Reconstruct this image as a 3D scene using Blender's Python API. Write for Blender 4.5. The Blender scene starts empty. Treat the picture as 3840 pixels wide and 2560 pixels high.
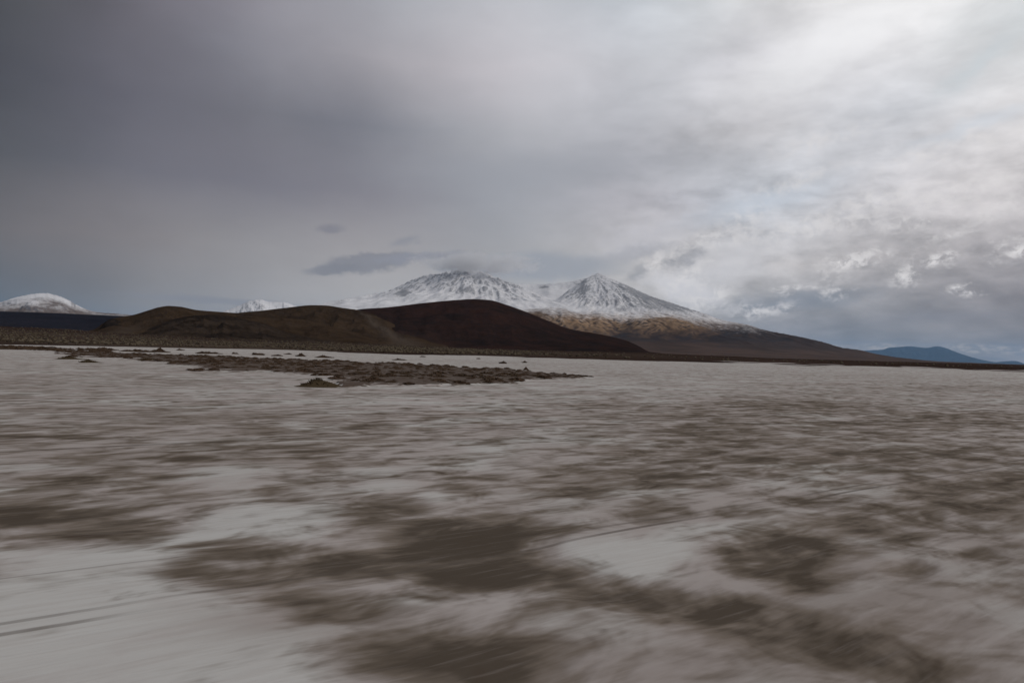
import bpy, math, random
import numpy as np
from mathutils import Matrix, Vector

scene = bpy.context.scene
COL = scene.collection
rng = np.random.default_rng(11)
random.seed(11)

# ------------------------------------------------------------------ camera
EYE = 1.9                      # metres above the salt, from a car window
FOC = 2560.0                   # focal length in photo pixels (24 mm on 36 mm)
PITCH = math.atan(37 / 2560)
ROLL = math.radians(1.5)
cam_data = bpy.data.cameras.new('camera')
cam_data.lens = 24.0
cam_data.sensor_width = 36.0
cam_data.clip_start = 0.1
cam_data.clip_end = 300000.0
cam = bpy.data.objects.new('camera', cam_data)
COL.objects.link(cam)
cam.matrix_world = (Matrix.Translation((0, 0, EYE)) @ Matrix.Rotation(math.pi / 2 + PITCH, 4, 'X')
                    @ Matrix.Rotation(ROLL, 4, 'Z'))
scene.camera = cam

scene.render.engine = 'CYCLES'
scene.cycles.use_denoising = True
scene.cycles.max_bounces = 5
scene.cycles.diffuse_bounces = 3
scene.cycles.volume_bounces = 3
scene.cycles.transparent_max_bounces = 12
scene.view_settings.view_transform = 'Standard'
scene.view_settings.look = 'None'
scene.view_settings.gamma = 1.0
scene.view_settings.use_curve_mapping = False
scene.view_settings.exposure = 0.0


def sight(px, py):
    """direction of a measured photo point, in world axes (y = 1 along the optical axis, roughly)"""
    x = (np.asarray(px, float) - 1920) / FOC
    y = (1280 - np.asarray(py, float)) / FOC
    c, s = math.cos(ROLL), math.sin(ROLL)
    X = c * x - s * y
    Y = s * x + c * y
    return np.stack([X, math.cos(PITCH) - Y * math.sin(PITCH), math.sin(PITCH) + Y * math.cos(PITCH)], -1)


def az_el(px, py):
    """azimuth (radians, right positive) and tangent of the elevation"""
    d = sight(px, py)
    return np.arctan2(d[..., 0], d[..., 1]), d[..., 2] / np.hypot(d[..., 0], d[..., 1])


def on_ground(px, py):
    d = sight(px, py)
    t = -EYE / d[..., 2]
    return d[..., 0] * t, d[..., 1] * t


def az_to_px(az):
    """photo column near the horizon for an azimuth"""
    return 1920 + FOC * np.tan(az) * math.cos(PITCH)


# ------------------------------------------------------------------ node helper
class NT:
    def __init__(self, tree):
        self.t = tree
        self.t.nodes.clear()

    def n(self, kind, ins=None, **props):
        nd = self.t.nodes.new(kind)
        for k, v in props.items():
            setattr(nd, k, v)
        for k, v in (ins or {}).items():
            self.put(nd.inputs[k], v)
        return nd

    def put(self, sock, v):
        if isinstance(v, bpy.types.NodeSocket):
            self.t.links.new(v, sock)
        elif isinstance(v, bpy.types.Node):
            self.t.links.new(v.outputs[0], sock)
        else:
            sock.default_value = v

    def m(self, op, a, b=None, c=None, clamp=False):
        nd = self.t.nodes.new('ShaderNodeMath')
        nd.operation = op
        nd.use_clamp = clamp
        for i, v in enumerate((a, b, c)):
            if v is not None:
                self.put(nd.inputs[i], v)
        return nd.outputs[0]

    def vec(self, x, y, z=0.0):
        return self.n('ShaderNodeCombineXYZ', {0: x, 1: y, 2: z}).outputs[0]

    def noise(self, v, scale, detail=4, rough=0.55, dist=0.0, lac=2.0):
        return self.n('ShaderNodeTexNoise', {'Vector': v, 'Scale': scale, 'Detail': detail, 'Roughness': rough,
                                             'Distortion': dist, 'Lacunarity': lac}).outputs[0]

    def ramp(self, v, lo, hi, a=0.0, b=1.0, smooth=True):
        return self.n('ShaderNodeMapRange', {0: v, 1: lo, 2: hi, 3: a, 4: b},
                      interpolation_type='SMOOTHSTEP' if smooth else 'LINEAR').outputs[0]

    def mix(self, f, a, b, blend='MIX'):
        nd = self.t.nodes.new('ShaderNodeMix')
        nd.data_type = 'RGBA'
        nd.blend_type = blend
        self.put(nd.inputs[0], f)
        for i, v in ((6, a), (7, b)):
            if isinstance(v, tuple) and len(v) == 3:
                v = (*v, 1.0)
            self.put(nd.inputs[i], v)
        return nd.outputs[2]


def lin(c):
    c = np.asarray(c, float) / 255
    return np.where(c <= 0.04045, c / 12.92, ((c + 0.055) / 1.055) ** 2.4)


# ------------------------------------------------------------------ sun direction, world sky
SUN_AZ, SUN_EL = math.radians(112), math.radians(36)    # to the right and a little behind, through thin cloud

# brightness of the cloud deck as seen over the frame: rows of photo height, columns of photo width
SKY_X = [-400, 0, 480, 960, 1440, 1920, 2400, 2880, 3360, 3840, 4240]
SKY_ROWS = [
    (-900, [(92, 91, 94), (98, 97, 100), (120, 118, 124), (150, 148, 153), (175, 177, 183), (195, 198, 204), (205, 211, 216), (220, 223, 226), (228, 229, 230), (228, 229, 230), (224, 225, 227)]),
    (-100, [(80, 79, 82), (86, 86, 89), (120, 117, 125), (148, 145, 153), (168, 172, 180), (192, 197, 204), (196, 204, 211), (226, 229, 230), (246, 247, 247), (250, 250, 250), (242, 242, 243)]),
    (250, [(76, 75, 77), (82, 82, 84), (105, 103, 110), (134, 134, 142), (166, 164, 170), (198, 197, 203), (206, 209, 215), (216, 217, 222), (240, 241, 243), (212, 218, 221), (218, 222, 225)]),
    (500, [(74, 73, 78), (79, 78, 83), (102, 101, 109), (115, 115, 122), (128, 130, 138), (178, 180, 186), (182, 184, 190), (203, 203, 206), (215, 219, 225), (226, 227, 229), (224, 225, 228)]),
    (750, [(88, 88, 90), (92, 92, 95), (109, 108, 115), (124, 122, 130), (143, 142, 149), (160, 163, 170), (184, 184, 191), (196, 202, 211), (213, 213, 217), (219, 217, 218), (216, 215, 217)]),
    (980, [(112, 107, 109), (116, 111, 113), (138, 134, 137), (153, 152, 156), (164, 163, 168), (166, 168, 174), (196, 196, 200), (205, 204, 208), (196, 194, 198), (190, 188, 193), (186, 184, 189)]),
    (1110, [(92, 95, 102), (98, 101, 108), (132, 132, 137), (160, 160, 165), (178, 178, 182), (172, 174, 180), (194, 194, 198), (172, 174, 181), (158, 158, 165), (150, 148, 155), (148, 146, 153)]),
    (1210, [(100, 103, 109), (106, 108, 114), (135, 135, 140), (160, 160, 165), (176, 176, 180), (176, 177, 182), (180, 181, 186), (150, 152, 161), (138, 139, 147), (136, 134, 141), (136, 134, 141)]),
    (1320, [(112, 112, 116), (116, 116, 120), (140, 140, 144), (160, 160, 164), (172, 172, 176), (174, 175, 180), (172, 173, 178), (160, 159, 164), (164, 161, 164), (160, 156, 159), (158, 155, 158)]),
]
REAR = (178, 180, 186)


def build_world():
    w = bpy.data.worlds.new('World')
    scene.world = w
    w.use_nodes = True
    g = NT(w.node_tree)
    d = g.n('ShaderNodeTexCoord').outputs['Generated']
    sep = g.n('ShaderNodeSeparateXYZ', {0: d})
    x, y, z = sep.outputs
    az0 = g.m('ARCTAN2', x, y)
    el0 = g.m('ARCSINE', z)
    # ragged edges: the deck's brightness is read a little off, by noise
    wv = g.vec(az0, g.m('MULTIPLY', el0, 1.7))
    wn = g.n('ShaderNodeTexNoise', {'Vector': wv, 'Scale': 5.0, 'Detail': 4.0, 'Roughness': 0.5})
    ws = g.n('ShaderNodeSeparateColor', {0: wn.outputs['Color']})
    az = g.m('MULTIPLY_ADD', g.m('SUBTRACT', ws.outputs[0], 0.5), 0.11, az0)
    el = g.m('MULTIPLY_ADD', g.m('SUBTRACT', ws.outputs[1], 0.5), 0.045, el0)
    fac = g.m('MULTIPLY_ADD', az, 1 / (2 * math.pi), 0.5)
    cols = []
    # base deck: one ramp over azimuth for each elevation, blended
    els = []
    gx = np.array(SKY_X, float)
    for py, row in SKY_ROWS:
        e = math.atan(float(az_el(1920, py)[1]))
        els.append(e)
        r = g.n('ShaderNodeValToRGB', {0: fac})
        cr = r.color_ramp
        cr.interpolation = 'CARDINAL'
        stops = []
        for px in SKY_X:
            # same elevation at this column: shift the photo row by the roll
            yy = py + (px - 1920) * math.tan(ROLL)
            ys = [q[0] for q in SKY_ROWS]
            k = SKY_X.index(px)
            c = [np.interp(yy, ys, [q[1][k][i] for q in SKY_ROWS]) for i in range(3)]
            a = float(az_el(px, yy)[0])
            lowk = min(1.0, max(0.0, (py - 700) / 350))
            stops.append((a / (2 * math.pi) + 0.5, lin(np.clip(np.array(c) * np.array([1.004, .993, .988]) + lowk * np.array([1, -1, -6]), 0, 255))))
        L, R_, B = stops[0][1], stops[-1][1], lin(REAR)
        stops = [(0.0, B), (0.2, 0.5 * (B + L))] + stops + [(0.82, 0.5 * (B + R_)), (1.0, B)]
        cr.elements[0].position, cr.elements[1].position = stops[0][0], stops[-1][0]
        cr.elements[0].color = (*stops[0][1], 1)
        cr.elements[1].color = (*stops[-1][1], 1)
        for p, c in stops[1:-1]:
            q = cr.elements.new(p)
            q.color = (*c, 1)
        cols.append(r.outputs[0])
    base = cols[-1]
    for i in range(len(cols) - 1, 0, -1):
        f = g.ramp(el, els[i], els[i - 1], smooth=False)
        base = g.mix(f, base, cols[i - 1])
    zen = g.ramp(el, math.radians(45), math.radians(85))
    base = g.mix(zen, base, tuple(lin((176, 178, 184))))

    def blob(px, py, rx, ry, tilt=0.0, warp=0.0, soft=1.0):
        """soft elliptical mask at a direction, half-widths in photo pixels"""
        a, t = az_el(px, py)
        ang = math.cos(a)
        mp = g.n('ShaderNodeMapping', {'Vector': g.blobvec(warp), 'Location': (float(a), math.atan(float(t)), 0),
                                       'Rotation': (0, 0, math.radians(tilt)),
                                       'Scale': (rx / FOC * ang * ang, ry / FOC * ang, 1)}, vector_type='TEXTURE')
        gr = g.n('ShaderNodeTexGradient', {0: mp}, gradient_type='SPHERICAL').outputs[1]
        return g.ramp(gr, 0.0, soft)

    fine = g.n('ShaderNodeTexNoise', {'Vector': g.vec(az0, g.m('MULTIPLY', el0, 1.5)), 'Scale': 26.0, 'Detail': 7.0, 'Roughness': 0.6})
    fs = g.n('ShaderNodeSeparateColor', {0: fine.outputs['Color']})
    cache = {}

    def blobvec(wp):
        if wp not in cache:
            if wp == 0:
                cache[wp] = g.vec(az0, el0)
            else:
                cache[wp] = g.vec(g.m('MULTIPLY_ADD', g.m('SUBTRACT', fs.outputs[0], 0.5), wp, az0),
                                  g.m('MULTIPLY_ADD', g.m('SUBTRACT', fs.outputs[1], 0.5), wp * 0.6, el0))
        return cache[wp]
    g.blobvec = blobvec

    col = base

    # broken cloud detail, strongest to the right where the deck breaks up
    right = g.ramp(az0, -0.05, 0.35)
    low = g.ramp(el0, math.radians(24), math.radians(9))
    tv = g.n('ShaderNodeMapping', {'Vector': g.vec(az0, el0), 'Rotation': (0, 0, math.radians(20)), 'Scale': (1.0, 2.6, 1.0)})
    n_big = g.noise(tv, 7.0, 8, 0.55, 0.3)
    n_mid = g.noise(tv, 19.0, 7, 0.55, 0.25)
    amp_b = g.m('MULTIPLY_ADD', right, 0.55, 0.16)
    amp_m = g.m('MULTIPLY', right, g.m('MULTIPLY_ADD', low, 0.62, 0.14))
    det = g.m('ADD', g.m('MULTIPLY', g.m('SUBTRACT', n_big, 0.5), amp_b), g.m('MULTIPLY', g.m('SUBTRACT', n_mid, 0.5), amp_m))
    det = g.m('ADD', det, 1.0)
    # lit tops and shaded bases where the deck breaks into cumulus
    cv = g.n('ShaderNodeMapping', {'Vector': g.vec(az0, el0), 'Rotation': (0, 0, math.radians(14)), 'Scale': (1.0, 1.7, 1.0)})
    cu = g.n('ShaderNodeVectorMath', {0: cv, 1: (0.008, 0.015, 0.0)}, operation='ADD').outputs[0]
    relief = g.m('SUBTRACT', g.noise(cv, 12.0, 9, 0.56, 0.3), g.noise(cu, 12.0, 9, 0.56, 0.3))
    zone = g.m('MULTIPLY', g.ramp(az0, 0.08, 0.34), g.m('MULTIPLY', g.ramp(el0, 0.36, 0.16), g.ramp(el0, 0.03, 0.12, 0.25, 1.0)))
    det = g.m('ADD', det, g.m('MULTIPLY', relief, g.m('MULTIPLY_ADD', zone, 0.75, 0.05)))
    col = g.mix(1.0, col, g.vec(det, det, det), 'MULTIPLY')

    def tint(mask, rgb, amount):
        nonlocal col
        col = g.mix(g.m('MULTIPLY', mask, amount), col, tuple(lin(rgb)))

    # grey lenticular cloud left of the summit and its tail, and the bank hanging behind the saddle
    tint(blob(1385, 985, 240, 46, 10, 0.05, 0.5), (132, 131, 136), 0.85)
    tint(blob(1250, 1010, 140, 24, 7, 0.03, 0.5), (132, 131, 136), 0.85)
    tint(blob(1590, 968, 270, 30, 5, 0.05, 0.6), (144, 144, 152), 0.8)
    tint(blob(1760, 992, 190, 32, 4, 0.05, 0.6), (152, 155, 163), 0.8)
    tint(blob(2050, 640, 900, 120, 3, 0.04, 0.9), (156, 158, 165), 0.55)
    tint(blob(2620, 640, 420, 70, 10, 0.05, 1.0), (180, 181, 186), 0.35)
    tint(blob(2030, 1000, 420, 70, 2, 0.03, 0.6), (156, 159, 166), 0.85)
    tint(blob(2400, 945, 220, 45, 8, 0.05, 0.8), (160, 160, 166), 0.65)
    tint(blob(2570, 965, 100, 52, 25, 0.06, 0.7), (142, 141, 145), 0.85)
    tint(blob(2390, 1025, 66, 40, 30, 0.06, 0.8), (150, 150, 154), 0.7)
    tint(blob(1240, 858, 75, 22, 6, 0.03, 0.8), (122, 120, 128), 0.6)
    tint(blob(1520, 905, 80, 24, 10, 0.04, 0.8), (136, 137, 145), 0.55)
    tint(blob(1130, 700, 900, 160, 4, 0.0, 1.2), (118, 117, 125), 0.3)
    tint(blob(820, 1128, 480, 22, -1, 0.02, 0.8), (136, 135, 142), 0.6)
    # white cloud bank on the right flank and dark blue-grey base further right
    tint(blob(2560, 1090, 230, 75, -18, 0.06, 0.8), (218, 216, 219), 0.9)
    tint(blob(2700, 1000, 380, 150, 20, 0.08, 1.0), (208, 207, 211), 0.65)
    tint(blob(2440, 880, 330, 90, 16, 0.08, 1.0), (204, 202, 208), 0.5)
    tint(blob(3100, 170, 620, 170, 20, 0.08, 1.0), (246, 246, 247), 0.6)
    tint(blob(3660, 250, 280, 60, 38, 0.05, 0.9), (206, 213, 217), 0.6)
    tint(blob(2970, 1130, 460, 52, 6, 0.05, 0.9), (136, 141, 151), 0.65)
    tint(blob(3500, 1190, 560, 45, 3, 0.03, 1.1), (136, 135, 143), 0.4)
    tint(blob(2850, 760, 460, 70, 14, 0.06, 1.0), (192, 200, 211), 0.55)
    tint(blob(3650, 470, 420, 50, 14, 0.06, 1.0), (208, 215, 224), 0.5)
    # ragged sunlit puffs
    crisp = g.ramp(g.noise(g.vec(az0, g.m('MULTIPLY', el0, 1.3)), 55.0, 9, 0.64, 0.35), 0.40, 0.60)
    for (px, py, rx, ry, tl, am) in [(3170, 990, 130, 42, 12, .9), (3390, 1030, 70, 60, 40, .9), (3520, 965, 110, 34, 8, .85),
                                     (3620, 1092, 90, 26, -8, .9), (3810, 945, 90, 50, 24, .9), (2850, 1160, 160, 34, 8, .75),
                                     (3130, 1095, 90, 20, 4, .6), (3400, 850, 130, 30, 6, .6), (2650, 1120, 150, 70, 10, .7),
                                     (3560, 560, 330, 50, 10, .5), (3080, 520, 260, 40, 12, .35), (3660, 700, 330, 60, 12, .5), (3100, 840, 500, 60, 8, .45),
                                     (3080, 1060, 120, 26, 10, .5), (3720, 930, 60, 30, 40, .6), (2560, 1040, 150, 60, 25, .6), (2470, 990, 90, 40, 30, .6), (3280, 960, 90, 26, 14, .6), (2960, 1090, 70, 22, 8, .6), (3560, 880, 160, 30, 14, .45), (3750, 780, 200, 50, 14, .5), (3300, 740, 260, 40, 14, .45), (2980, 680, 240, 40, 16, .4), (2650, 900, 200, 50, 10, .45), (2800, 810, 140, 50, 10, .45)]:
        tint(g.m('MULTIPLY', blob(px, py, rx * 1.25, ry * 1.3, tl, 0.07, 1.0), crisp), (230, 226, 225), min(1.0, am * 1.12))
    # bright broken cloud low over the far blue range
    crisp2 = g.ramp(g.noise(g.vec(az0, g.m('MULTIPLY', el0, 3.0)), 75.0, 6, 0.6, 0.3), 0.42, 0.62)
    for (px, py, rx, ry, am) in [(3330, 1302, 130, 20, .8), (3640, 1308, 170, 26, .9), (3800, 1312, 120, 26, .9), (3160, 1302, 90, 14, .5)]:
        tint(g.m('MULTIPLY', blob(px, py, rx, ry, 0, 0.01, 0.7), crisp2), (205, 193, 182), am)
    for (px, py, rx, ry, am) in [(3720, 1345, 110, 9, .5), (3830, 1322, 70, 14, .5), (3760, 1292, 130, 12, .4)]:
        tint(blob(px, py, rx, ry, 0, 0.01, 0.8), (126, 126, 134), am)

    # clear sky of the Nishita model shows faintly through the thin deck
    sky = g.n('ShaderNodeTexSky')
    sky.sky_type = 'NISHITA'
    sky.sun_disc = False
    sky.sun_elevation = SUN_EL
    sky.sun_rotation = SUN_AZ
    sky.altitude = 3700
    ten = g.mix(1.0, col, (10.0 * SKY_GAIN,) * 3, 'MULTIPLY')
    both = g.mix(0.02, ten, sky.outputs[0])
    bg = g.n('ShaderNodeBackground', {0: both, 1: 0.1})
    g.n('ShaderNodeOutputWorld', {0: bg})
    w.cycles.sampling_method = 'MANUAL'
    w.cycles.sample_map_resolution = 512


SKY_GAIN = 1.0
build_world()

sun_data = bpy.data.lights.new('sun', 'SUN')
sun_data.energy = 1.0
sun_data.angle = math.radians(14)
sun_data.color = (1.0, 0.94, 0.86)
sun = bpy.data.objects.new('sun', sun_data)
COL.objects.link(sun)
sun.rotation_euler = Vector((-math.sin(SUN_AZ) * math.cos(SUN_EL), -math.cos(SUN_AZ) * math.cos(SUN_EL), -math.sin(SUN_EL))).to_track_quat('-Z', 'Y').to_euler()


# ------------------------------------------------------------------ numpy noise
PERM = np.random.default_rng(5).permutation(512).astype(np.int64)
GRAD = np.stack([np.cos(np.arange(64) * math.pi / 32), np.sin(np.arange(64) * math.pi / 32)], -1)


def perlin(x, y, seed=0):
    xi = np.floor(x).astype(np.int64)
    yi = np.floor(y).astype(np.int64)
    xf, yf = x - xi, y - yi
    u = xf * xf * xf * (xf * (xf * 6 - 15) + 10)
    v = yf * yf * yf * (yf * (yf * 6 - 15) + 10)

    def gd(ix, iy, dx, dy):
        h = PERM[(PERM[(ix + seed * 17) & 511] + iy) & 511] & 63
        return GRAD[h, 0] * dx + GRAD[h, 1] * dy
    a = gd(xi, yi, xf, yf)
    b = gd(xi + 1, yi, xf - 1, yf)
    c = gd(xi, yi + 1, xf, yf - 1)
    d = gd(xi + 1, yi + 1, xf - 1, yf - 1)
    return (a + (b - a) * u) * (1 - v) + (c + (d - c) * u) * v


def fbm(x, y, octv=5, rough=0.5, seed=0):
    s, a, t = 0.0, 1.0, 0.0
    for i in range(octv):
        s = s + a * perlin(x * 2 ** i, y * 2 ** i, seed + i)
        t += a
        a *= rough
    return s / t * 1.5


def ridged(x, y, octv=5, rough=0.5, seed=0):
    s, a, t = 0.0, 1.0, 0.0
    for i in range(octv):
        s = s + a * (1 - np.minimum(1, 2.2 * np.abs(perlin(x * 2 ** i, y * 2 ** i, seed + i))))
        t += a
        a *= rough
    return s / t


def sstep(a, b, x):
    t = np.clip((x - a) / (b - a), 0, 1)
    return t * t * (3 - 2 * t)


def grid_mesh(name, X, Y, Z, mat, attrs=None, wrap=False):
    """one smooth sheet from 2-D arrays (rows, columns)"""
    nr, nc = X.shape
    co = np.stack([X, Y, Z], -1).reshape(-1, 3).astype(np.float32)
    i = np.arange(nr * nc).reshape(nr, nc)
    if wrap:
        j = np.roll(i, -1, 1)
        q = np.stack([i[:-1], j[:-1], j[1:], i[1:]], -1).reshape(-1, 4)
    else:
        q = np.stack([i[:-1, :-1], i[:-1, 1:], i[1:, 1:], i[1:, :-1]], -1).reshape(-1, 4)
    return raw_mesh(name, co, q, mat, attrs)


def raw_mesh(name, co, q, mat, attrs=None, smooth=True, parent=None):
    me = bpy.data.meshes.new(name)
    k = q.shape[1]
    me.vertices.add(len(co))
    me.vertices.foreach_set('co', np.ascontiguousarray(co, np.float32).ravel())
    me.loops.add(q.size)
    me.loops.foreach_set('vertex_index', np.ascontiguousarray(q, np.int32).ravel())
    me.polygons.add(len(q))
    me.polygons.foreach_set('loop_start', np.arange(0, q.size, k, dtype=np.int32))
    me.polygons.foreach_set('use_smooth', np.full(len(q), smooth, bool))
    me.update(calc_edges=True)
    me.validate()
    for an, av in (attrs or {}).items():
        at = me.attributes.new(an, 'FLOAT', 'POINT')
        at.data.foreach_set('value', np.ascontiguousarray(av, np.float32).ravel())
    me.materials.append(mat)
    ob = bpy.data.objects.new(name, me)
    COL.objects.link(ob)
    if parent:
        ob.parent = parent
    return ob


def tag(ob, label=None, cat=None, group=None, kind=None):
    if label:
        ob['label'] = label
    if cat:
        ob['category'] = cat
    if group:
        ob['group'] = group
    if kind:
        ob['kind'] = kind
    return ob


def material(name):
    m = bpy.data.materials.new(name)
    m.use_nodes = True
    return m, NT(m.node_tree)


def finish(g, color, rough=0.9, bump=None, strength=0.3, dist=1.0, spec=0.2):
    p = g.n('ShaderNodeBsdfPrincipled', {'Base Color': color, 'Roughness': rough, 'Specular IOR Level': spec})
    if bump is not None:
        b = g.n('ShaderNodeBump', {'Height': bump, 'Strength': strength, 'Distance': dist})
        g.put(p.inputs['Normal'], b.outputs[0])
    g.n('ShaderNodeOutputMaterial', {0: p})


# direction of travel, and of the wind: salt, mud streaks and tyre marks all run along it
TRAVEL = math.radians(56.5)
TU = np.array([math.sin(TRAVEL), math.cos(TRAVEL)])
TV = np.array([math.cos(TRAVEL), -math.sin(TRAVEL)])


# ------------------------------------------------------------------ materials of the setting
def mat_salt():
    m, g = material('salt_crust')
    pos = g.n('ShaderNodeNewGeometry').outputs['Position']
    u = g.n('ShaderNodeVectorMath', {0: pos, 1: (TU[0], TU[1], 0)}, operation='DOT_PRODUCT').outputs['Value']
    v = g.n('ShaderNodeVectorMath', {0: pos, 1: (TV[0], TV[1], 0)}, operation='DOT_PRODUCT').outputs['Value']
    mud_a = g.n('ShaderNodeAttribute', attribute_name='mud').outputs['Fac']
    isl = g.n('ShaderNodeAttribute', attribute_name='scrub').outputs['Fac']
    w1 = g.vec(g.m('MULTIPLY', u, 0.66), v)
    w2 = g.vec(g.m('MULTIPLY', u, 0.24), v, 3.0)
    w3 = g.vec(g.m('MULTIPLY', u, 0.08), v, 7.0)
    n0 = g.noise(w1, 0.33, 5, 0.5, 0.6)
    n1 = g.noise(w1, 1.75, 3, 0.62, 0.5)
    n2 = g.noise(w2, 4.2, 5, 0.6, 0.2)
    n3 = g.noise(w3, 15.0, 5, 0.62)
    f = g.m('ADD', mud_a, g.m('MULTIPLY', g.m('SUBTRACT', n1, 0.5), 2.3))
    f = g.m('ADD', f, g.m('MULTIPLY', g.m('SUBTRACT', n0, 0.5), 0.9))
    f = g.m('ADD', f, g.m('MULTIPLY', g.m('SUBTRACT', n2, 0.5), 1.25))
    f = g.m('ADD', f, g.m('MULTIPLY', g.m('SUBTRACT', n3, 0.5), 0.42))
    mud = g.ramp(f, 0.08, 0.92)
    deep = g.ramp(f, 0.72, 1.30)
    # salt: pinkish grey where dusty, cold white where thick, dingy to the side driven over
    n4 = g.noise(w1, 0.55, 5, 0.55, 0.4)
    salt = g.mix(g.ramp(g.m('SUBTRACT', n4, g.m('MULTIPLY', mud_a, 0.35)), 0.28, 0.50), (0.395, 0.352, 0.333), (0.495, 0.482, 0.460))
    salt = g.mix(g.ramp(n3, 0.38, 0.72, 0.0, 0.4), salt, (0.385, 0.35, 0.325))
    dust = g.n('ShaderNodeAttribute', attribute_name='dust').outputs['Fac']
    salt = g.mix(g.m('MULTIPLY', dust, g.ramp(n2, 0.25, 0.6, 0.6, 1.0)), salt, (0.275, 0.236, 0.214))
    n5 = g.noise(w1, 0.8, 5, 0.6)
    dirt = g.mix(g.ramp(n5, 0.35, 0.65), (0.118, 0.093, 0.070), (0.180, 0.146, 0.118))
    dirt = g.mix(g.m('MULTIPLY', deep, 0.85), dirt, (0.050, 0.037, 0.0245))
    dirt = g.mix(g.ramp(n3, 0.52, 0.75, 0.0, 0.45), dirt, (0.20, 0.17, 0.152))
    col = g.mix(g.m('MULTIPLY', mud, 0.95), salt, dirt)
    scr = g.ramp(g.m('ADD', isl, g.m('MULTIPLY', g.m('SUBTRACT', n1, 0.5), 2.4)), 0.30, 0.80)
    col = g.mix(g.m('MULTIPLY', scr, 0.9), col, (0.066, 0.044, 0.032))
    # tyre lines along the direction of travel
    line = None
    for (px, py, w, k) in [(1300, 2163, 0.02, .7), (2026, 2016, 0.018, .55), (1920, 1607, 0.045, .75), (900, 2060, .012, .35)]:
        gx, gy = on_ground(px, py)
        v0 = float(gx * TV[0] + gy * TV[1])
        wob = g.m('MULTIPLY_ADD', g.m('SUBTRACT', g.noise(g.vec(g.m('MULTIPLY', u, 0.15), 0.0, v0), 1.0, 2), 0.5), 0.25, v0)
        k_ = g.ramp(g.m('ABSOLUTE', g.m('SUBTRACT', v, wob)), w, w * 2.2, k, 0.0)
        line = k_ if line is None else g.m('MAXIMUM', line, k_)
    line = g.m('MULTIPLY', line, g.ramp(g.noise(g.vec(g.m('MULTIPLY', u, 0.4), v), 1.0, 4), 0.35, 0.6))
    col = g.mix(line, col, (0.10, 0.082, 0.068))
    h = g.m('ADD', g.m('MULTIPLY', n2, 0.6), g.m('MULTIPLY', n3, 0.4))
    h = g.m('SUBTRACT', h, g.m('MULTIPLY', mud, 0.5))
    finish(g, col, 0.95, h, 0.35, 0.035, 0.02)
    return m


def mat_plain():
    m, g = material('brown_plain')
    pos = g.n('ShaderNodeNewGeometry').outputs['Position']
    pale = g.n('ShaderNodeAttribute', attribute_name='pale').outputs['Fac']
    n1 = g.noise(pos, 0.012, 6, 0.6, 0.3)
    n2 = g.noise(pos, 0.35, 5, 0.65)
    col = g.mix(g.ramp(n1, 0.35, 0.65), (0.028, 0.018, 0.0145), (0.046, 0.030, 0.024))
    col = g.mix(g.m('MULTIPLY', pale, g.ramp(n2, 0.3, 0.6, 0.4, 1.0)), col, (0.092, 0.071, 0.054))
    salt = g.n('ShaderNodeAttribute', attribute_name='salt').outputs['Fac']
    col = g.mix(g.m('MULTIPLY', g.ramp(salt, 0.25, 0.6), 0.9), col, (0.40, 0.365, 0.35))
    finish(g, col, 1.0, n2, 0.6, 0.5, 0.0)
    return m


def mat_hill(name, dark, light, stain=(0.075, 0.058, 0.046), scale=0.01, rock=(0.009, 0.0075, 0.0075)):
    m, g = material(name)
    pos = g.n('ShaderNodeNewGeometry').outputs['Position']
    st = g.n('ShaderNodeAttribute', attribute_name='stain').outputs['Fac']
    rk = g.n('ShaderNodeAttribute', attribute_name='rock').outputs['Fac']
    gr = g.n('ShaderNodeAttribute', attribute_name='tone').outputs['Fac']
    n1 = g.noise(pos, scale, 7, 0.6, 0.4)
    n2 = g.noise(pos, scale * 14, 5, 0.7)
    n3 = g.noise(pos, scale * 40, 3, 0.6)
    f = g.m('ADD', g.ramp(n1, 0.3, 0.7), g.m('SUBTRACT', gr, 0.5))
    col = g.mix(f, dark, light)
    n4 = g.noise(pos, scale * 3.5, 6, 0.65, 0.5)
    col = g.mix(g.ramp(n4, 0.40, 0.66, 0.0, 0.4), col, tuple(1.5 * q for q in light))
    col = g.mix(g.ramp(n3, 0.46, 0.66, 0.0, 0.65), col, rock)
    col = g.mix(g.m('MULTIPLY', rk, g.ramp(n2, 0.42, 0.6)), col, rock)
    col = g.mix(g.m('MULTIPLY', st, g.ramp(n2, 0.25, 0.6, 0.5, 1.0)), col, stain)
    finish(g, col, 1.0, n2, 0.5, 1.0 / scale * 0.02, 0.0)
    return m


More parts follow.
